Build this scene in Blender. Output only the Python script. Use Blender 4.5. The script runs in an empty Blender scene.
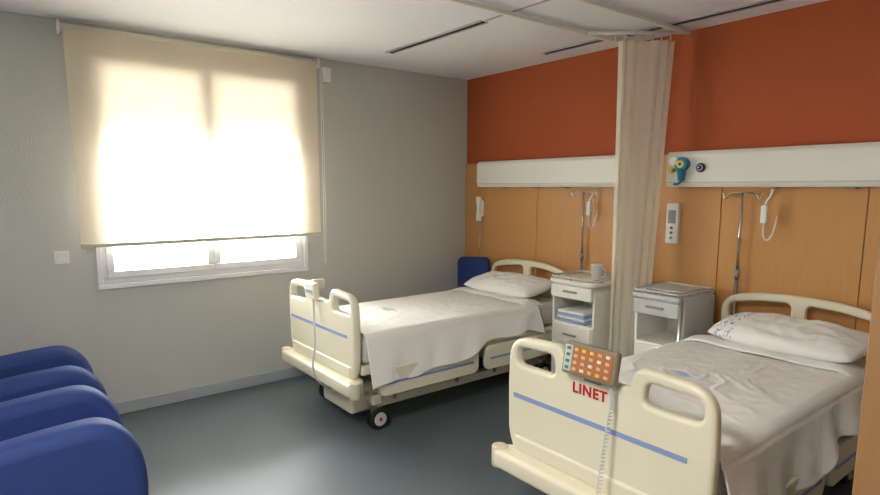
import bpy, bmesh, math, random
from mathutils import Vector, Matrix, noise
random.seed(4)
S=bpy.context.scene
COL=S.collection
H=2.6
# ---------------------------------------------------------------- materials
def lin(c):
    c=c/255.0
    return c/12.92 if c<=0.04045 else ((c+0.055)/1.055)**2.4
def rgb(r,g,b): return (lin(r),lin(g),lin(b),1)
def new_mat(name,col,rough=.5,metal=0,var=0.0,vscale=6,bump=0,bscale=60,spec=.5,coat=0,stretch=None,sheen=0):
    m=bpy.data.materials.new(name); m.use_nodes=True
    nt=m.node_tree; b=nt.nodes["Principled BSDF"]
    b.inputs["Base Color"].default_value=col; b.inputs["Roughness"].default_value=rough
    b.inputs["Metallic"].default_value=metal; b.inputs["Specular IOR Level"].default_value=spec
    b.inputs["Coat Weight"].default_value=coat; b.inputs["Sheen Weight"].default_value=sheen
    tc=nt.nodes.new("ShaderNodeTexCoord"); mp=nt.nodes.new("ShaderNodeMapping")
    nt.links.new(tc.outputs["Object"],mp.inputs["Vector"])
    if stretch: mp.inputs["Scale"].default_value=stretch
    if var>0:
        n=nt.nodes.new("ShaderNodeTexNoise"); n.inputs["Scale"].default_value=vscale; n.inputs["Detail"].default_value=5
        nt.links.new(mp.outputs[0],n.inputs["Vector"])
        mx=nt.nodes.new("ShaderNodeMix"); mx.data_type='RGBA'
        mx.inputs[6].default_value=tuple(c*(1-var) for c in col[:3])+(1,)
        mx.inputs[7].default_value=tuple(min(1,c*(1+var)) for c in col[:3])+(1,)
        nt.links.new(n.outputs["Fac"],mx.inputs[0]); nt.links.new(mx.outputs[2],b.inputs["Base Color"])
    if bump>0:
        n2=nt.nodes.new("ShaderNodeTexNoise"); n2.inputs["Scale"].default_value=bscale; n2.inputs["Detail"].default_value=3
        nt.links.new(mp.outputs[0],n2.inputs["Vector"])
        bp=nt.nodes.new("ShaderNodeBump"); bp.inputs["Strength"].default_value=bump; bp.inputs["Distance"].default_value=.01
        nt.links.new(n2.outputs["Fac"],bp.inputs["Height"]); nt.links.new(bp.outputs[0],b.inputs["Normal"])
    return m
M={}
M['wall']=new_mat("wall_vinyl_grey",rgb(198,199,193),.7,var=.03,vscale=3,bump=.18,bscale=120,stretch=(1,1,.35))
M['orange']=new_mat("wall_paint_terracotta",rgb(182,88,48),.75,var=.05,vscale=4,bump=.2,bscale=120)
M['ceil']=new_mat("ceiling_paint",rgb(236,238,242),.8,var=.02,vscale=2)
M['wood']=new_mat("beech_laminate",rgb(204,150,90),.42,var=.10,vscale=9,stretch=(14,14,.7))
M['seam']=new_mat("panel_seam_dark",rgb(95,62,30),.6)
M['floor']=new_mat("linoleum_blue_grey",rgb(92,102,108),.48,var=.14,vscale=3.5,bump=.06,bscale=25)
M['white']=new_mat("white_lacquer",rgb(238,236,228),.4,var=.01)
M['pvc']=new_mat("white_upvc",rgb(232,233,236),.35,var=.01)
M['base']=new_mat("baseboard_grey",rgb(172,178,182),.45,var=.02)
M['cream']=new_mat("cream_plastic",rgb(230,223,200),.38,var=.015,vscale=3)
M['cream2']=new_mat("cream_plastic_dark",rgb(208,202,180),.45,var=.02)
M['blueline']=new_mat("blue_stripe",rgb(140,160,202),.4,var=.02)
M['steel']=new_mat("steel",rgb(190,190,188),.25,1,var=.02)
M['dsteel']=new_mat("grey_painted_steel",rgb(130,130,128),.4,.4,var=.03)
M['black']=new_mat("black_rubber",rgb(28,28,30),.6,var=.05)
M['greyp']=new_mat("grey_plastic",rgb(150,152,150),.45,var=.03)
M['lgrey']=new_mat("light_grey_plastic",rgb(198,200,198),.45,var=.03)
M['sheet']=new_mat("white_cotton",rgb(238,237,234),.85,var=.02,vscale=8,bump=.3,bscale=14,spec=.2)
M['matt']=new_mat("mattress_cover",rgb(224,221,214),.8,var=.02)
M['blue']=new_mat("blue_upholstery",rgb(46,66,126),.68,var=.10,vscale=12,bump=.3,bscale=220,spec=.3)
M['red']=new_mat("red_print",rgb(190,30,40),.5,var=.01)
M['orangeb']=new_mat("keypad_orange",rgb(176,112,70),.5,var=.02)
M['orangek']=new_mat("key_pale_orange",rgb(216,176,130),.5,var=.02)
M['green']=new_mat("key_green",rgb(80,130,84),.5,var=.02)
M['yellow']=new_mat("key_yellow",rgb(225,196,80),.5,var=.02)
M['brownp']=new_mat("keypad_housing",rgb(140,128,104),.5,var=.02)
M['teal']=new_mat("gauge_teal",rgb(20,125,155),.4,var=.02)
M['navy']=new_mat("navy_plastic",rgb(30,45,70),.4,var=.02)
M['bluecloth']=new_mat("folded_linen_blue",rgb(150,176,214),.85,var=.08,vscale=60)
M['print']=new_mat("laundry_print_blue",rgb(170,184,208),.85,var=.15,vscale=90)
M['dark']=new_mat("slot_black",rgb(14,14,15),.7,var=.02)
M['trackgrey']=new_mat("track_grey",rgb(178,180,182),.5,var=.02)
M['door']=new_mat("wardrobe_wood",rgb(150,110,70),.45,var=.10,vscale=9,stretch=(14,14,.7))
def pillow_mat():
    m=new_mat("pillowcase_printed",rgb(238,237,234),.85,bump=.3,bscale=12,spec=.2)
    nt=m.node_tree; b=nt.nodes["Principled BSDF"]
    tc=nt.nodes.new("ShaderNodeTexCoord"); sx=nt.nodes.new("ShaderNodeSeparateXYZ"); nt.links.new(tc.outputs["Object"],sx.inputs[0])
    mp=nt.nodes.new("ShaderNodeMapping"); mp.inputs["Scale"].default_value=(1,.45,1); mp.inputs["Rotation"].default_value=(0,0,.5); nt.links.new(tc.outputs["Object"],mp.inputs[0])
    n=nt.nodes.new("ShaderNodeTexNoise"); n.inputs["Scale"].default_value=70; n.inputs["Detail"].default_value=1; nt.links.new(mp.outputs[0],n.inputs["Vector"])
    a=nt.nodes.new("ShaderNodeMath"); a.operation='GREATER_THAN'; a.inputs[1].default_value=.57; nt.links.new(n.outputs["Fac"],a.inputs[0])
    c=nt.nodes.new("ShaderNodeMath"); c.operation='LESS_THAN'; c.inputs[1].default_value=-.22; nt.links.new(sx.outputs[0],c.inputs[0])
    c2=nt.nodes.new("ShaderNodeMath"); c2.operation='GREATER_THAN'; c2.inputs[1].default_value=-.33; nt.links.new(sx.outputs[0],c2.inputs[0])
    d=nt.nodes.new("ShaderNodeMath"); d.operation='MULTIPLY'; nt.links.new(a.outputs[0],d.inputs[0]); nt.links.new(c.outputs[0],d.inputs[1])
    e=nt.nodes.new("ShaderNodeMath"); e.operation='MULTIPLY'; nt.links.new(d.outputs[0],e.inputs[0]); nt.links.new(c2.outputs[0],e.inputs[1])
    mx=nt.nodes.new("ShaderNodeMix"); mx.data_type='RGBA'; mx.inputs[6].default_value=rgb(238,237,234); mx.inputs[7].default_value=rgb(162,172,196)
    nt.links.new(e.outputs[0],mx.inputs[0]); nt.links.new(mx.outputs[2],b.inputs["Base Color"])
    return m
M['pillow']=pillow_mat()
def trans_mat(name,col,ttrans,tclear,colclear=(1,1,1,1),tcol=None):
    m=bpy.data.materials.new(name); m.use_nodes=True; nt=m.node_tree; nt.nodes.clear()
    o=nt.nodes.new("ShaderNodeOutputMaterial"); d=nt.nodes.new("ShaderNodeBsdfDiffuse"); t=nt.nodes.new("ShaderNodeBsdfTranslucent"); c=nt.nodes.new("ShaderNodeBsdfTransparent")
    tc=nt.nodes.new("ShaderNodeTexCoord"); n=nt.nodes.new("ShaderNodeTexNoise"); n.inputs["Scale"].default_value=40
    nt.links.new(tc.outputs["Object"],n.inputs["Vector"])
    mc=nt.nodes.new("ShaderNodeMix"); mc.data_type='RGBA'; mc.inputs[6].default_value=tuple(x*.96 for x in col[:3])+(1,); mc.inputs[7].default_value=col
    nt.links.new(n.outputs["Fac"],mc.inputs[0])
    nt.links.new(mc.outputs[2],d.inputs[0]); c.inputs[0].default_value=colclear
    if tcol: t.inputs[0].default_value=tcol
    else: nt.links.new(mc.outputs[2],t.inputs[0])
    m1=nt.nodes.new("ShaderNodeMixShader"); m1.inputs[0].default_value=ttrans; m2=nt.nodes.new("ShaderNodeMixShader"); m2.inputs[0].default_value=tclear
    nt.links.new(d.outputs[0],m1.inputs[1]); nt.links.new(t.outputs[0],m1.inputs[2]); nt.links.new(m1.outputs[0],m2.inputs[1]); nt.links.new(c.outputs[0],m2.inputs[2]); nt.links.new(m2.outputs[0],o.inputs[0])
    return m
M['blind']=trans_mat("blind_screen_fabric",rgb(246,235,216),.45,.08,rgb(255,248,234),rgb(250,240,220))
M['curt']=trans_mat("curtain_fabric",rgb(254,250,236),.45,0)
M['shutter']=trans_mat("shutter_slat",rgb(240,226,192),.035,.0)
def glass_mat():
    m=bpy.data.materials.new("window_glass"); m.use_nodes=True; nt=m.node_tree; nt.nodes.clear()
    o=nt.nodes.new("ShaderNodeOutputMaterial"); g=nt.nodes.new("ShaderNodeBsdfGlossy"); g.inputs["Roughness"].default_value=.02; c=nt.nodes.new("ShaderNodeBsdfTransparent")
    f=nt.nodes.new("ShaderNodeFresnel"); mx=nt.nodes.new("ShaderNodeMixShader")
    nt.links.new(f.outputs[0],mx.inputs[0]); nt.links.new(c.outputs[0],mx.inputs[1]); nt.links.new(g.outputs[0],mx.inputs[2]); nt.links.new(mx.outputs[0],o.inputs[0]); return m
M['glass']=glass_mat()
def emis(name,col,s):
    m=bpy.data.materials.new(name); m.use_nodes=True; b=m.node_tree.nodes["Principled BSDF"]
    b.inputs["Emission Color"].default_value=col; b.inputs["Emission Strength"].default_value=s; b.inputs["Base Color"].default_value=col; return m
M['fill_lamp']=emis("added_fill_diffuser",rgb(255,244,225),3)  # glowing face of the added fill fixture
# ---------------------------------------------------------------- helpers
def empty(name,loc=(0,0,0),rz=0):
    o=bpy.data.objects.new(name,None); o.location=loc; o.rotation_euler=(0,0,rz); o.empty_display_size=.1; COL.objects.link(o); return o
def obj(name,me,mat,parent=None,smooth=False,loc=None,rot=None):
    o=bpy.data.objects.new(name,me); COL.objects.link(o)
    if mat is not None:
        me.materials.clear(); me.materials.append(M[mat])
    if parent: o.parent=parent
    if loc: o.location=loc
    if rot: o.rotation_euler=rot
    if smooth:
        for p in me.polygons: p.use_smooth=True
    return o
def box(name,x,y,z,mat,parent=None,bev=0.0,seg=3):
    bm=bmesh.new(); bmesh.ops.create_cube(bm,size=1)
    for v in bm.verts:
        v.co=Vector(((x[0]+x[1])/2+v.co.x*(x[1]-x[0]),(y[0]+y[1])/2+v.co.y*(y[1]-y[0]),(z[0]+z[1])/2+v.co.z*(z[1]-z[0])))
    if bev>0:
        bmesh.ops.bevel(bm,geom=bm.edges[:],offset=bev,segments=seg,profile=.5,affect='EDGES')
    me=bpy.data.meshes.new(name); bm.to_mesh(me); bm.free()
    return obj(name,me,mat,parent,smooth=bev>0 and seg>3)
def multi(name,boxes,mat,parent=None,bev=0):
    bm=bmesh.new()
    for x,y,z in boxes:
        r=bmesh.ops.create_cube(bm,size=1)
        for v in r['verts']:
            v.co=Vector(((x[0]+x[1])/2+v.co.x*(x[1]-x[0]),(y[0]+y[1])/2+v.co.y*(y[1]-y[0]),(z[0]+z[1])/2+v.co.z*(z[1]-z[0])))
    me=bpy.data.meshes.new(name); bm.to_mesh(me); bm.free()
    return obj(name,me,mat,parent)
def cyl(name,p0,p1,r,mat,parent=None,seg=24,r2=None,bev=0):
    p0=Vector(p0);p1=Vector(p1); d=p1-p0
    bm=bmesh.new(); bmesh.ops.create_cone(bm,cap_ends=True,segments=seg,radius1=r,radius2=r if r2 is None else r2,depth=d.length)
    if bev>0:
        es=[e for e in bm.edges if len(e.link_faces)==2 and any(len(f.verts)>4 for f in e.link_faces)]
        bmesh.ops.bevel(bm,geom=es,offset=bev,segments=2,profile=.5,affect='EDGES')
    mt=Matrix.Translation((p0+p1)/2)@Vector((0,0,1)).rotation_difference(d).to_matrix().to_4x4()
    bmesh.ops.transform(bm,matrix=mt,verts=bm.verts[:])
    me=bpy.data.meshes.new(name); bm.to_mesh(me); bm.free()
    for p in me.polygons: p.use_smooth=len(p.vertices)<=4
    return obj(name,me,mat,parent)
def curve_mesh(cu,name):
    t=bpy.data.objects.new("tmp",cu); COL.objects.link(t)
    dg=bpy.context.evaluated_depsgraph_get(); me=bpy.data.meshes.new_from_object(t.evaluated_get(dg)); me.name=name
    bpy.data.objects.remove(t); return me
def tube(name,pts,r,mat,parent=None,cyclic=False,smooth=True,res=4):
    cu=bpy.data.curves.new(name,'CURVE'); cu.dimensions='3D'; cu.bevel_depth=r; cu.bevel_resolution=res; cu.use_fill_caps=True
    if smooth and len(pts)>2:
        sp=cu.splines.new('NURBS'); sp.points.add(len(pts)-1); sp.order_u=3; sp.use_endpoint_u=not cyclic; sp.resolution_u=6
    else:
        sp=cu.splines.new('POLY'); sp.points.add(len(pts)-1)
    for i,p in enumerate(pts): sp.points[i].co=(*p,1)
    sp.use_cyclic_u=cyclic
    me=curve_mesh(cu,name)
    return obj(name,me,mat,parent,smooth=True)
def rpoly(pts,rad,n=6):
    out=[]; N=len(pts)
    for i,p in enumerate(pts):
        r=rad[i] if isinstance(rad,(list,tuple)) else rad
        p=Vector(p); a=(Vector(pts[i-1])-p); b=(Vector(pts[(i+1)%N])-p)
        r=min(r,a.length*.49,b.length*.49)
        if r<1e-5: out.append(p); continue
        A=p+a.normalized()*r; B=p+b.normalized()*r
        for k in range(n+1):
            t=k/n; out.append(A*(1-t)**2+p*2*t*(1-t)+B*t*t)
    return out
def plate(name,outline,holes,th,mat,parent=None,bev=.006,plane='XZ',off=0):
    cu=bpy.data.curves.new(name,'CURVE'); cu.dimensions='2D'; cu.fill_mode='BOTH'
    cu.extrude=max(th/2-bev,.0005); cu.bevel_depth=bev; cu.bevel_resolution=3; cu.offset=-bev
    for L in [outline]+list(holes):
        sp=cu.splines.new('POLY'); sp.points.add(len(L)-1); sp.use_cyclic_u=True
        for i,p in enumerate(L): sp.points[i].co=(p[0],p[1],0,1)
    me=curve_mesh(cu,name)
    for v in me.vertices:
        x,y,z=v.co
        if plane=='XZ': v.co=(x,off-z,y)
        elif plane=='YZ': v.co=(off+z,x,y)
        else: v.co=(x,y,off+z)
    o=obj(name,me,mat,parent)
    for p in me.polygons: p.use_smooth=True
    try: me.set_sharp_from_angle(angle=math.radians(35))
    except Exception: pass
    return o
def grid(name,nu,nv,fn,mat,parent=None,thick=0,smooth=True):
    vs=[fn(i/(nu-1),j/(nv-1)) for j in range(nv) for i in range(nu)]
    fs=[(j*nu+i,j*nu+i+1,(j+1)*nu+i+1,(j+1)*nu+i) for j in range(nv-1) for i in range(nu-1)]
    me=bpy.data.meshes.new(name); me.from_pydata(vs,[],fs); me.update()
    o=obj(name,me,mat,parent,smooth=smooth)
    if thick: 
        m=o.modifiers.new("solid",'SOLIDIFY'); m.thickness=thick; m.offset=0
    return o
# ---------------------------------------------------------------- room
XR=5.4; YB=-4.9
box("floor",(-.3,XR+.2),(YB-.2,.2),(-.1,0),'floor')
box("ceiling",(-.3,XR+.2),(YB-.2,.2),(H,H+.1),'ceil')
WY0,WY1,WZ0,WZ1=-3.225,-1.755,.920,2.44
multi("wall_left",[((-.25,0),(YB-.2,WY0),(0,H)),((-.25,0),(WY1,.2),(0,H)),((-.25,0),(WY0,WY1),(0,WZ0)),((-.25,0),(WY0,WY1),(WZ1,H))],'wall')
box("wall_back",(-.25,XR+.2),(0,.2),(0,H),'orange')
box("wall_right",(XR,XR+.2),(YB-.2,0),(0,H),'wall')
box("wall_front",(-.25,XR+.2),(YB-.2,YB),(0,H),'wall')
box("baseboard_left",(0,.014),(YB,0),(0,.085),'base',bev=.003,seg=2)
box("baseboard_front",(0,XR),(YB,YB+.014),(0,.085),'base',bev=.003,seg=2)
wp=empty("wall_panelling")
edges=[0,.21,.96,1.76,2.57,3.37,4.17,4.95,XR]
for i in range(len(edges)-1):
    box(f"panel_{i+1}",(edges[i]+.002,edges[i+1]-.002),(-.022,-.002),(.09,1.795),'wood',wp,bev=.002,seg=1)
box("panel_backing",(0,XR),(-.010,0),(.085,1.79),'seam',wp)
box("baseboard_back",(0,XR),(-.03,-.0),(0,.088),'base',bev=.003,seg=2)
def slot(name,x0,x1,y):
    e=empty(name)
    box("slot_dark",(x0,x1),(y-.022,y+.022),(H-.006,H),'dark',e)
    box("slot_frame_a",(x0-.01,x1+.01),(y-.034,y-.022),(H-.009,H),'trackgrey',e)
    box("slot_frame_b",(x0-.01,x1+.01),(y+.022,y+.034),(H-.009,H),'trackgrey',e)
slot("ceiling_air_slot",.52,1.59,-1.24); slot("ceiling_air_slot",1.24,1.82,-.28); slot("ceiling_air_slot",1.96,2.95,-.25)
box("trim_1",(1.61,3.8),(-1.25,-1.23),(H-.004,H),'trackgrey')
cr=empty("curtain_rail")
box("rail",(1.845,1.875),(-4.4,-.04),(H-.035,H-.01),'white',cr,bev=.004,seg=2)
box("rail_far",(2.275,2.305),(-4.4,-.04),(H-.035,H-.01),'white',cr,bev=.004,seg=2)
cyl("rail_link",(1.875,-.56,H-.022),(2.28,-.07,H-.022),.012,'white',cr)
for x in (1.86,2.29):
    for i,y in enumerate((-.15,-1.1,-2.2,-3.3,-4.3)):
        cyl(f"fixing_{i+1}",(x,y,H-.012),(x,y,H),.012,'white',cr)
# ---------------------------------------------------------------- window
w=empty("window_1")
def frame(pref,y0,y1,z0,z1,t,x0,x1,mat,parent,bev=.005):
    box(pref+"_bottom",(x0,x1),(y0,y1),(z0,z0+t),mat,parent,bev,2); box(pref+"_top",(x0,x1),(y0,y1),(z1-t,z1),mat,parent,bev,2)
    box(pref+"_side_a",(x0,x1),(y0,y0+t),(z0+t,z1-t),mat,parent,bev,2); box(pref+"_side_b",(x0,x1),(y1-t,y1),(z0+t,z1-t),mat,parent,bev,2)
frame("architrave",WY0-.025,WY1+.025,WZ0-.035,WZ1+.02,.035,.0,.016,'pvc',w)
frame("outer_frame",WY0,WY1,WZ0,WZ1,.038,-.07,.0,'pvc',w)
ym=(WY0+WY1)/2
frame("sash_a",WY0+.034,ym+.006,WZ0+.036,WZ1-.034,.048,-.06,.012,'pvc',w)
frame("sash_b",ym+.006,WY1-.034,WZ0+.036,WZ1-.034,.048,-.06,.010,'pvc',w)
box("glass_a",(-.035,-.03),(WY0+.08,ym-.04),(WZ0+.08,WZ1-.08),'glass',w); box("glass_b",(-.035,-.03),(ym+.05,WY1-.08),(WZ0+.08,WZ1-.08),'glass',w)
box("handle",(.012,.033),(ym-.030,ym-.012),(1.5,1.62),'pvc',w,.004,2)
box("outer_sill",(-.30,-.07),(WY0-.02,WY1+.02),(WZ0-.03,WZ0),'pvc',w)
sh=empty("roller_shutter")
z=WZ1-.005; i=0
while z>1.86:
    box(f"slat_{i+1}",(-.104,-.094),(WY0+.01,WY1-.01),(z-.052,z-.002),'shutter',sh,.003,2); z-=.055; i+=1
b=empty("roller_blind")
BY0,BY1=-3.345,-1.63
cyl("roller_tube",(.05,BY0,2.545),(.05,BY1,2.545),.026,'curt',b)
box("bracket_a",(0,.085),(BY0-.02,BY0-.003),(2.51,2.58),'white',b,.004,2); box("bracket_b",(0,.085),(BY1+.003,BY1+.02),(2.51,2.58),'white',b,.004,2)
grid("fabric",30,20,lambda u,v:(.074+.002*math.sin(u*9),BY0+.01+u*(BY1-BY0-.02),2.54-(2.54-1.20)*v),'blind',b)
box("bottom_bar",(.066,.082),(BY0+.01,BY1-.01),(1.178,1.202),'cream2',b,.004,2)
tube("pull_chain",[(.06,BY1+.03,2.52),(.05,BY1+.035,1.7),(.045,BY1+.03,.95),(.05,BY1+.045,.93),(.055,BY1+.05,1.7),(.06,BY1+.045,2.52)],.0025,'white',b)
s=empty("light_switch",(0,-3.44,1.12)); box("plate",(0,.010),(-.042,.042),(-.042,.042),'white',s,.003,2)
box("rocker",(.008,.015),(-.03,.03),(-.03,.03),'pvc',s,.002,2)
s=empty("wall_junction_box",(0,-1.52,2.47)); box("cover",(0,.025),(-.035,.035),(-.06,.06),'white',s,.004,2); box("cover_inset",(.024,.028),(-.025,.025),(-.048,.048),'pvc',s,.001,2)
# ---------------------------------------------------------------- headwall units
def headwall(x0,x1,sock):
    h=empty("medical_headwall_unit")
    prof=rpoly([(-.023,1.57),(-.10,1.57),(-.115,1.60),(-.115,1.78),(-.095,1.805),(-.023,1.805)],.008,3)
    bm=bmesh.new()
    vs=[[bm.verts.new((x,p[0],p[1])) for p in prof] for x in (x0,x1)]
    n=len(prof)
    for k in range(n): bm.faces.new((vs[0][k],vs[0][(k+1)%n],vs[1][(k+1)%n],vs[1][k]))
    bm.faces.new(vs[0][::-1]); bm.faces.new(vs[1]); bmesh.ops.recalc_face_normals(bm,faces=bm.faces[:])
    me=bpy.data.meshes.new("housing"); bm.to_mesh(me); bm.free(); obj("housing",me,'white',h)
    box("lower_channel",(x0+.01,x1-.01),(-.119,-.113),(1.598,1.604),'lgrey',h)
    for i,sx in enumerate(sock):
        box(f"socket_{i+1}",(sx-.03,sx+.03),(-.1,-.04),(1.56,1.572),'greyp',h,.003,2)
    return h
headwall(.28,1.90,(.6,1.0,1.3)); h2=headwall(2.225,5.0,(2.9,3.3,3.7))
g=empty("oxygen_flowmeter",(2.35,-.115,1.71))
cyl("wall_coupling",(-.05,0,.03),(-.05,-.05,.03),.030,'steel',g); cyl("dial_body",(0,-.0,.01),(0,-.05,.01),.046,'teal',g,bev=.006); cyl("dial_face",(0,-.05,.01),(0,-.054,.01),.024,'yellow',g); cyl("dial_hub",(0,-.052,.01),(0,-.058,.01),.010,'navy',g)
cyl("lower_bowl",(.0,-.03,-.10),(.0,-.03,-.02),.020,'teal',g,r2=.03); cyl("valve",(-.065,-.02,-.03),(-.065,-.06,-.03),.016,'yellow',g); tube("outlet",[(-.0,-.03,-.10),(-.02,-.03,-.13),(-.05,-.03,-.12)],.008,'teal',g)
g=empty("gas_outlet",(2.47,-.115,1.695)); cyl("ring",(0,0,0),(0,-.02,0),.030,'navy',g,bev=.004); cyl("collar",(0,-.02,0),(0,-.026,0),.020,'lgrey',g); cyl("socket",(0,-.02,0),(0,-.032,0),.014,'black',g); cyl("pin",(0,-.03,0),(0,-.04,0),.006,'steel',g)
p=empty("wall_telephone",(.26,-.022,1.34))
box("cradle",(-.035,.035),(-.03,0),(-.05,.11),'white',p,.008,3) 
plate("handset",rpoly([(-.028,-.09),(.028,-.09),(.026,-.04),(.018,0),(.018,.05),(.026,.09),(.028,.14),(-.028,.14),(-.026,.09),(-.018,.05),(-.018,0),(-.026,-.04)],.012,3),[],.03,'white',p,.008,off=-.048)
tube("cord",[(0,-.03,-.08),(.005,-.03,-.18),(-.012,-.03,-.28),(-.02,-.02,-.38),(-.005,-.02,-.25)],.005,'lgrey',p)
p=empty("wall_intercom",(2.25,-.022,1.32)); box("housing",(-.045,.045),(-.035,0),(-.14,.14),'white',p,.006,3); box("display",(-.028,.028),(-.039,-.034),(.0,.09),'greyp',p,.002,2)
for i in range(3): cyl(f"button_{i+1}",(0,-.034,-.03-.035*i),(0,-.040,-.03-.035*i),.010,('red','green','greyp')[i],p)
def ivpole(x,y=-.065):
    p=empty("iv_pole",(x,y,0))
    cyl("foot",(0,0,0),(0,0,.02),.028,'dsteel',p,bev=.004); cyl("pole",(0,0,.02),(0,0,1.02),.012,'steel',p); cyl("pole_upper",(0,0,1.0),(0,0,1.54),.008,'steel',p)
    cyl("collar",(0,0,1.0),(0,0,1.05),.017,'greyp',p)
    for sg in (-1,1):
        tube(f"hook_{'a' if sg<0 else 'b'}",[(0,0,1.53),(.05*sg,0,1.535),(.085*sg,0,1.525),(.10*sg,0,1.495),(.115*sg,0,1.50),(.12*sg,0,1.53)],.005,'steel',p)
ivpole(1.495); ivpole(2.72)
def handlamp(x):
    p=empty("call_handset",(x,-.06,0))
    tube("cord",[(.0,-.02,1.558),(0,-.02,1.52),(-.03,-.03,1.48),(-.03,-.03,1.45)],.006,'white',p)
    box("grip",(-.05,-.012),(-.045,-.015),(1.35,1.46),'white',p,.010,3)
    tube("loop",[(-.03,-.03,1.35),(-.035,-.03,1.27),(.0,-.03,1.24),(.03,-.02,1.31),(.03,0,1.40)],.005,'white',p)
handlamp(1.60); handlamp(2.90)
# ---------------------------------------------------------------- bed
def caster(name,x,y,parent,r=.072):
    cyl(name+"_stem",(x,y,.09),(x,y,.24),.018,'dsteel',parent)
    cyl(name+"_wheel_a",(x-.034,y+.02,r),(x-.012,y+.02,r),r,'black',parent,seg=32,bev=.008)
    cyl(name+"_wheel_b",(x+.012,y+.02,r),(x+.034,y+.02,r),r,'black',parent,seg=32,bev=.008)
    cyl(name+"_hub_a",(x-.040,y+.02,r),(x-.03,y+.02,r),r*.62,'lgrey',parent,bev=.003); cyl(name+"_hub_b",(x+.030,y+.02,r),(x+.040,y+.02,r),r*.62,'lgrey',parent,bev=.003)
    cyl(name+"_axle",(x-.042,y+.02,r),(x+.042,y+.02,r),.012,'red',parent)
    box(name+"_fork",(x-.010,x+.010),(y-.03,y+.045),(r-.01,.165),'dsteel',parent,.006,2)
def sidebars(bed,sx,L):
    x=sx*.485; m=L*.5
    for k,(a,bb) in enumerate(((.12,m-.02),(m+.04,L-.12))):
        nm=f"siderail_{'l' if sx<0 else 'r'}{k+1}"
        plate(nm,rpoly([(a,.27),(bb,.27),(bb,.45),(a,.45)],.06,6),[],.034,'cream',bed,.010,plane='YZ',off=x)
        box(nm+"_stripe",(x+sx*.0165,x+sx*.0185),(a+.05,bb-.05),(.345,.362),'blueline',bed)
        tube(nm+"_arm",[(x-sx*.03,a+.15,.32),(x-sx*.05,a+.15,.22)],.014,'dsteel',bed,smooth=False); tube(nm+"_arm2",[(x-sx*.03,bb-.15,.32),(x-sx*.05,bb-.15,.22)],.014,'dsteel',bed,smooth=False)
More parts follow.
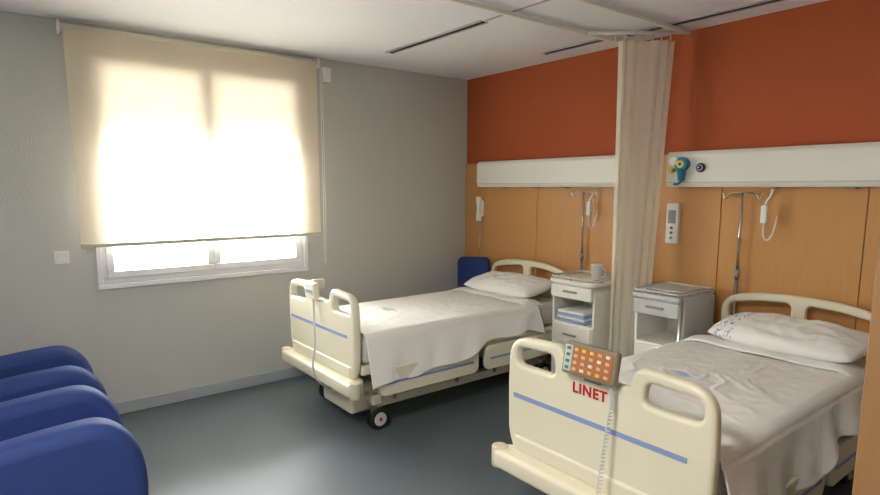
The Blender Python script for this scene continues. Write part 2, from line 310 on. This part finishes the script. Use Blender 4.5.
def make_bed(x,yf,L,variant):
    bed=empty("hospital_bed",(x,yf,0))
    for sx in (-1,1):
        box(f"chassis_rail_{'l' if sx<0 else 'r'}",(sx*.33-.03,sx*.33+.03),(.18,L-.15),(.15,.21),'cream2',bed,.008,2)
    for k,y in enumerate((.18,L-.17)):
        box(f"chassis_cross_{k+1}",(-.38,.38),(y-.04,y+.04),(.17,.24),'cream2',bed,.015,3)
        for sx in (-1,1): caster(f"caster_{k+1}{'l' if sx<0 else 'r'}",sx*.34,y,bed)
    for k,y in enumerate((.45,L-.5)):
        box(f"lift_column_{k+1}",(-.12,.12),(y-.09,y+.09),(.20,.42),'cream2',bed,.02,3)
    box("foot_cover",(-.13,.27),(.04,.34),(.10,.30),'cream',bed,.03,4)
    for sx in (-1,1):
        box(f"deck_rail_{'l' if sx<0 else 'r'}",(sx*.445-.02,sx*.445+.02),(.02,L),(.42,.48),'cream',bed,.01,3)
    box("deck",(-.43,.43),(.04,L),(.43,.47),'cream2',bed,.006,2)
    sidebars(bed,1,L); sidebars(bed,-1,L)
    zt=.935; zd=.845
    q=1.03
    out=rpoly([(a*q,c) for a,c in [(-.40,.37),(.40,.37),(.452,.47),(.458,.70),(.450,zt-.015),(.165,zt),(.135,zd),(-.135,zd),(-.165,zt),(-.450,zt-.015),(-.458,.70),(-.452,.47)]],[.06,.06,.05,.03,.10,.06,.03,.03,.06,.10,.03,.05],6)
    holes=[]
    for sx in (-1,1):
        h=[(sx*.20,.80),(sx*.425,.80),(sx*.422,zt-.055),(sx*.21,zt-.048)]
        if sx>0: h=h[::-1]
        holes.append(rpoly(h,.035,5))
    plate("footboard",out,holes,.05,'cream',bed,.016,off=-.01)
    box("footboard_stripe",(-.43,.38),(-.0375,-.034),(.650,.670),'blueline',bed)
    box("footboard_lower_step",(-.42,.42),(-.045,-.02),(.41,.48),'cream',bed,.012,3)
    bo=rpoly([(-.50,-.10),(.50,-.10),(.525,-.03),(.46,.04),(-.46,.04),(-.525,-.03)],.04,5)
    plate("foot_bumper",bo,[],.085,'cream',bed,.02,plane='XY',off=.355)
    for sx in (-1,1):
        cyl(f"bumper_roller_{'l' if sx<0 else 'r'}",(sx*.495,-.055,.305),(sx*.495,-.055,.405),.036,'cream2',bed,bev=.008)
    out=rpoly([(-.40,.46),(.40,.46),(.44,.54),(.445,.88),(.25,.935),(.0,.945),(-.25,.935),(-.445,.88),(-.44,.54)],[.05,.05,.04,.09,.1,.1,.1,.09,.04],6)
    holes=[]
    for sx in (-1,1):
        h=[(sx*.04,.75),(sx*.40,.75),(sx*.40,.85),(sx*.22,.885),(sx*.04,.895)]
        if sx>0: h=h[::-1]
        holes.append(rpoly(h,.035,5))
    plate("headboard",out,holes,.04,'cream',bed,.013,off=L+.02)
    box("mattress",(-.435,.435),(.04,L-.01),(.472,.665),'matt',bed,.04,5)
    y0=.05; y1=L-.33
    so=variant*7.3
    def sheet(u,v,top=.676):
        y=y0+(y1-y0)*v
        hemR=.33+.15*min(1,max(0,(v-.08)/.6))+.012*math.sin(v*23)+.02*math.sin(v*9+1)
        hemL=.42+.02*math.sin(v*17)
        hw=.445; dl=top-hemL; dr=top-hemR; tot=dl+2*hw+dr; s=u*tot
        N1=noise.noise(Vector((u*5+so,y*2.2,0))); N2=noise.noise(Vector((u*13+y*5,y*7-u*5,so)))
        wr=.009*N1+.009*(1-min(1,abs(N2)*6))*max(0,.35+N1)+.003*noise.noise(Vector((u*40,y*24,so)))
        rr=.045
        if s<dl-rr:
            x=-hw-.012-.012*math.sin(y*14+.5)*(1-s/dl); zz=hemL+s
        elif s<dl+rr:
            t=(s-(dl-rr))/(2*rr)*math.pi/2; x=-hw-.012+rr*(1-math.cos(t)); zz=top-rr+rr*math.sin(t)
        elif s<dl+2*hw-rr:
            e=min(1,(s-dl-rr)/.08,(dl+2*hw-rr-s)/.08)
            x=-hw+(s-dl); zz=top+wr*max(0,e)
        elif s<dl+2*hw+rr:
            t=(s-(dl+2*hw-rr))/(2*rr)*math.pi/2; x=hw+.012-rr+rr*math.sin(t); zz=top-rr+rr*math.cos(t)
        else:
            qq=(s-(dl+2*hw+rr))/max(.01,dr-rr); x=hw+.018+.062*qq+qq*(.020*math.sin(y*11+1.5*math.sin(y*4+so))+.007*math.sin(y*27+1+qq*2)); zz=top-rr-(dr-rr)*qq
        return (x,y,zz)
    grid("top_sheet",170,140,sheet,'sheet',bed,.005)
    def logo(cx,cy,s):
        for i in range(4):
            r=s*(1-.25*i)
            tube(f"laundry_mark_{i+1}",[(cx+r*math.cos(a)*1.7,cy+r*math.sin(a)*.6,.684) for a in [k*math.pi/8+.3*i for k in range(13)]],.0018,'print',bed,res=1)
    logo(-.05,.55 if variant==1 else .75,.055)
    if variant==2:
        plate("printed_band",rpoly([(-.42,.28),(-.15,.22),(-.14,.26),(-.41,.32)],.01,2),[],.003,'print',bed,.001,plane='XY',off=.687)
    def fold(u,v):
        x=-.45+.9*u; y=y1-.16+.20*v
        e=abs(2*u-1)**12
        return (x,y+.01*math.sin(u*8),.692+.004*math.sin(u*14+v*3)+.010*math.sin(v*math.pi)-.05*e)
    grid("sheet_fold",50,10,fold,'sheet',bed,.008)
    def pil(sgn):
        def f(u,v):
            a=2*u-1;c=2*v-1
            w_=max(0,(1-abs(a)**3.2))**.5*max(0,(1-abs(c)**2.6))**.5
            xx=a*.38*(1-.04*c*c); yy=c*.20*(1-.06*a*a)
            wr=.016*noise.noise(Vector((a*3+so,c*2.5,1)))+.008*noise.noise(Vector((a*9,c*6+so,2)))
            return (xx,yy,(sgn*.070+ (wr if sgn>0 else 0))*w_)
        return f
    bm=bmesh.new()
    for sg in (1,-1):
        n=60;m=36; f=pil(sg); vv=[[bm.verts.new(f(i/(n-1),j/(m-1))) for i in range(n)] for j in range(m)]
        for j in range(m-1):
            for i in range(n-1):
                qd=(vv[j][i],vv[j][i+1],vv[j+1][i+1],vv[j+1][i])
                bm.faces.new(qd if sg>0 else qd[::-1])
    bmesh.ops.remove_doubles(bm,verts=bm.verts[:],dist=.0005)
    me=bpy.data.meshes.new("pillow"); bm.to_mesh(me); bm.free()
    po=obj("pillow",me,'pillow' if variant==2 else 'sheet',None,smooth=True); po.location=(x+(.03 if variant==1 else .05),yf+L-.235,.765); po.rotation_euler=(.16,0,.03 if variant==1 else -.05)
    if variant==1:
        box("hand_control",(-.115,.035),(-.075,-.037),(.84,.955),'cream',bed,.014,3)
        box("hand_control_pad",(-.095,.015),(-.078,-.073),(.865,.94),'lgrey',bed,.002,2)
        for i in range(4):
            box(f"hand_control_key_{i+1}",(-.088+.026*i,-.070+.026*i),(-.081,-.077),(.88,.90),'greyp',bed)
        box("hanger_strap",(-.06,-.02),(-.055,.03),(.90,.965),'cream2',bed,.008,3)
        pts=[(-.03,-.055,.84),(.0,-.07,.72),(.03,-.08,.62),(.05,-.09,.52),(.06,-.12,.42),(.07,-.10,.30),(.08,.0,.24)]
        tube("hand_control_cord",pts,.007,'lgrey',bed)
    else:
        pan=empty("control_panel",(-.005,-.062,.912)); pan.parent=bed; pan.rotation_euler=(-.18,0,0)
        box("panel_housing",(-.122,.122),(-.018,.018),(-.064,.064),'brownp',pan,.012,3)
        box("panel_key_field",(-.068,.108),(-.021,-.017),(-.050,.050),'orangeb',pan,.003,2)
        box("panel_key_side",(-.110,-.074),(-.021,-.017),(-.050,.050),'lgrey',pan,.003,2)
        for r in range(4):
            for c in range(6):
                cx=-.092+.036*c; cz=.038-.025*r
                kc='green' if c==0 else ('yellow' if (r==0 and c in(2,3)) or (r==3 and c==4) else ('cream' if (r+c)%5==0 else 'orangek'))
                box(f"key_{r*6+c+1}",(cx-.009,cx+.009),(-.024,-.020),(cz-.006,cz+.006),kc,pan,.002,2)
        box("panel_bracket",(-.04,.04),(-.06,.0),(.83,.87),'brownp',bed,.008,2)
        cu=bpy.data.curves.new("lettering",'FONT'); cu.body="LINET"; cu.size=.058; cu.extrude=.001; cu.align_x='CENTER'; cu.offset=.0015; cu.space_character=1.1
        me=curve_mesh(cu,"lettering")
        obj("lettering",me,'red',bed,loc=(-.025,-.0375,.766),rot=(math.pi/2,0,0))
        path=[(.095,-.06,.85),(.100,-.07,.76),(.095,-.10,.60),(.10,-.13,.44),(.13,-.14,.32),(.16,-.13,.18)]
        pts=[]; N=460
        for k in range(N):
            t=k/(N-1)*(len(path)-1); i=min(int(t),len(path)-2); fr=t-i
            P=Vector(path[i]).lerp(Vector(path[i+1]),fr); a=k*2*math.pi/8
            pts.append((P.x+.007*math.cos(a),P.y+.007*math.sin(a),P.z))
        tube("coil_cord",pts,.0028,'lgrey',bed,smooth=False,res=1)
    return bed
make_bed(.98,-2.09,1.93,1); make_bed(3.12,-1.99,1.84,2)
# ---------------------------------------------------------------- bedside cabinets
def cabinet(x0,x1,y0,y1,variant):
    c=empty("bedside_cabinet",((x0+x1)/2,(y0+y1)/2,0)); w=(x1-x0)/2; d=(y1-y0)/2
    for i,(sx,sy) in enumerate(((-1,-1),(1,-1),(-1,1),(1,1))):
        cyl(f"castor_{i+1}",(sx*(w-.05)-.012,sy*(d-.05),.028),(sx*(w-.05)+.012,sy*(d-.05),.028),.028,'black',c,bev=.003)
        cyl(f"castor_stem_{i+1}",(sx*(w-.05),sy*(d-.05),.04),(sx*(w-.05),sy*(d-.05),.09),.009,'steel',c)
    box("lower_carcass",(-w+.01,w-.01),(-d+.015,d),(.08,.58),'white',c,.008,3)
    box("lower_door",(-w+.02,w-.02),(-d,-d+.018),(.10,.42),'white',c,.006,3)
    box("lower_drawer",(-w+.02,w-.02),(-d,-d+.018),(.43,.565),'white',c,.006,3)
    box("lower_handle",(-.06,.06),(-d-.02,-d),(.49,.505),'greyp',c,.005,2); box("door_handle",(-.06,.06),(-d-.02,-d),(.37,.385),'greyp',c,.005,2)
    for sx in (-1,1):
        box(f"side_panel_{'l' if sx<0 else 'r'}",(sx*(w-.012)-.010,sx*(w-.012)+.010),(-d+.02,d),(.57,.83),'white',c,.004,2)
    box("back_panel",(-w+.02,w-.02),(d-.015,d),(.57,.83),'white',c)
    box("upper_drawer_box",(-w+.02,w-.02),(-d+.01,d-.01),(.77,.865),'white',c,.006,2)
    box("upper_drawer_front",(-w+.01,w-.01),(-d-.012,-d+.012),(.765,.86),'white' if variant==1 else 'lgrey',c,.008,3)
    box("upper_handle",(-.06,.06),(-d-.03,-d-.008),(.81,.825),'greyp',c,.005,2)
    top=rpoly([(-w-.01,-d-.02),(w+.01,-d-.02),(w+.01,d),(-w-.01,d)],.04,6)
    plate("top_board",top,[],.03,'white' if variant==1 else 'lgrey',c,.008,plane='XY',off=.885)
    rim=[(p.x,p.y,.918) for p in rpoly([(-w,-d-.01),(w,-d-.01),(w,d-.01),(-w,d-.01)],.05,6)]
    tube("top_gallery_rail",rim,.007,'lgrey',c,cyclic=True,smooth=False)
    for i,(px,py) in enumerate(((-w,-.1),(w,-.1),(-w,.12),(w,.12),(0,-d-.01),(0,d-.01))): cyl(f"gallery_post_{i+1}",(px,py,.895),(px,py,.918),.005,'steel',c)
    if variant==2:
        box("folded_overbed_table",(w+.006,w+.020),(-d+.01,d-.02),(.44,.88),'lgrey',c,.006,3)
        cyl("table_post",(w+.005,-d-.010,.10),(w+.005,-d-.010,.90),.012,'steel',c)
    return c
cabinet(1.56,1.95,-.50,-.12,1); cabinet(2.28,2.61,-.52,-.12,2)
f=empty("folded_linen",(1.74,-.33,0)) 
for i in range(4): box(f"fold_{i+1}",(-.13+.004*i,.13-.003*i),(-.16,.10),(.582+.022*i,.603+.022*i),('bluecloth','sheet')[i%2],f,.009,4)
cup=empty("water_jug",(1.84,-.32,.901)); cyl("body",(0,0,0),(0,0,.105),.040,'lgrey',cup,r2=.046,bev=.003); cyl("lid",(0,0,.105),(0,0,.115),.047,'white',cup,bev=.002)
tube("handle",[(.040,0,.09),(.075,0,.085),(.075,0,.03),(.040,0,.02)],.006,'lgrey',cup)
k=empty("kidney_tray",(2.44,-.32,.901)); box("tray",(-.12,.12),(-.12,.12),(0,.018),'steel',k,.006,3); box("tray_rim",(-.13,.13),(-.13,.13),(.016,.022),'lgrey',k,.003,2)
# ---------------------------------------------------------------- privacy curtain
def curtain():
    c=empty("privacy_curtain")
    def f(u,v):
        x0,y0=2.00,-.40; x1,y1=2.25,-.13
        zt=H-.075; z=zt-(zt-.30)*v
        ph=u*math.pi*2*5
        a=.030*(1-.25*v)
        g=1-.33*v
        cx=(x0+x1)/2; cy=(y0+y1)/2
        bx=cx+(u-.5)*(x1-x0)*g-.055*v; by=cy+(u-.5)*(y1-y0)*g
        nx,ny=.78,-.62
        off=a*math.sin(ph+.5*math.sin(u*9)+.35*math.sin(v*2.2+u*5))*(.6+.4*math.sin(u*7+1))+.014*math.sin(ph*.37+v*2)
        tx=.25*a*math.sin(2*ph)
        return (bx+nx*off+tx*.62,by+ny*off+tx*.78,z)
    grid("cloth",260,40,f,'curt',c)
    for i in range(7):
        t=i/6; cyl(f"glider_{i+1}",(1.99+.23*t,-.42+.278*t,H-.085),(1.99+.23*t,-.42+.278*t,H-.035),.005,'white',c,seg=10)
curtain()
# ---------------------------------------------------------------- chairs
ch=empty("visitor_chair",(.27,-.34,0))
plate("backrest",rpoly([(-.22,.55),(.21,.55),(.22,.86),(.19,.92),(-.17,.895),(-.22,.86)],.03,5),[],.05,'blue',ch,.018,off=.20)
box("seat",(-.20,.20),(-.22,.20),(.42,.48),'blue',ch,.02,4)
for i,(sx,sy) in enumerate(((-1,-1),(1,-1),(-1,1),(1,1))): cyl(f"leg_{i+1}",(sx*.185,sy*.19,0),(sx*.175,sy*.18,.43 if sy<0 else .60),.012,'steel',ch)
def armchair(x0,x1):
    c=empty("armchair",((x0+x1)/2,-3.80,0)); w=(x1-x0)/2
    prof=[(-.42,.07),(.42,.07),(.46,.30),(.43,.50),(.32,.625),(.10,.615),(-.30,.57),(-.42,.55)]
    for sx in (-1,1):
        plate(f"arm_{'l' if sx<0 else 'r'}",rpoly(prof,[.03,.05,.15,.14,.13,.1,.1,.05],7),[],.165,'blue',c,.055,plane='YZ',off=sx*(w-.085))
    box("seat_cushion",(-w+.165,w-.165),(-.28,.38),(.30,.46),'blue',c,.05,5)
    box("seat_base",(-w+.17,w-.17),(-.30,.34),(.10,.31),'blue',c,.03,4)
    o=box("backrest",(-w+.15,w-.15),(-.09,.09),(-.34,.34),'blue',c,.07,6); o.location=(0,-.36,.74); o.rotation_euler=(.17,0,0)
    for i,(sx,sy) in enumerate(((-1,-1),(1,-1),(-1,1),(1,1))): cyl(f"foot_{i+1}",(sx*(w-.085),sy*.33,0),(sx*(w-.085),sy*.33,.08),.022,'black',c)
armchair(1.17,1.85); armchair(.26,.94)
# ---------------------------------------------------------------- wardrobe at the right edge
wd=empty("wardrobe",(4.37,-2.14,0))
box("carcass",(-.305,.30),(-.25,.30),(.08,2.2),'door',wd,.003,2); box("plinth",(-.28,.28),(-.24,.28),(0,.08),'black',wd)
box("door_l",(-.303,-.003),(-.272,-.252),(.09,2.19),'door',wd,.003,2); box("door_r",(.003,.299),(-.272,-.252),(.09,2.19),'door',wd,.003,2)
for sx in (-1,1): tube(f"handle_{'l' if sx<0 else 'r'}",[(sx*.04,-.272,1.0),(sx*.04,-.30,1.0),(sx*.04,-.30,1.16),(sx*.04,-.272,1.16)],.006,'steel',wd,smooth=False)
# ---------------------------------------------------------------- lights
def area(name,loc,rot,sx,sy,e,col=(1,1,1)):
    l=bpy.data.lights.new(name,'AREA'); l.shape='RECTANGLE'; l.size=sx; l.size_y=sy; l.energy=e; l.color=col
    o=bpy.data.objects.new(name,l); COL.objects.link(o); o.location=loc; o.rotation_euler=rot; return o
area("daylight",(-1.3,-2.5,1.5),(0,math.radians(-90),0),3.2,4.2,1800,(.97,.99,1))
cl=empty("added_fill_lamp",(3.4,-4.1,H)); box("housing",(-.32,.32),(-.32,.32),(-.035,0),'white',cl,.005,2); box("diffuser",(-.29,.29),(-.29,.29),(-.042,-.034),'fill_lamp',cl)  # unseen ceiling fixture, added as fill to brighten the room
area("added_fill_light",(3.4,-4.1,H-.06),(0,0,0),.58,.58,50,(1,.96,.9))  # fill light added under the unseen fixture
W=bpy.data.worlds.new("sky"); S.world=W; W.use_nodes=True
bg=W.node_tree.nodes["Background"]; bg.inputs[0].default_value=(.85,.92,1,1); bg.inputs[1].default_value=2.5
# ---------------------------------------------------------------- camera
cam=bpy.data.objects.new("camera",bpy.data.cameras.new("camera")); COL.objects.link(cam); S.camera=cam
cam.location=(4.437,-3.809,1.569); cam.rotation_euler=(math.pi/2-.140,0,.907); cam.data.sensor_width=36; cam.data.lens=580.6/880*36; cam.data.shift_y=21.5/880
cam.data.clip_start=.05
S.view_settings.view_transform='Standard'; S.view_settings.exposure=.35
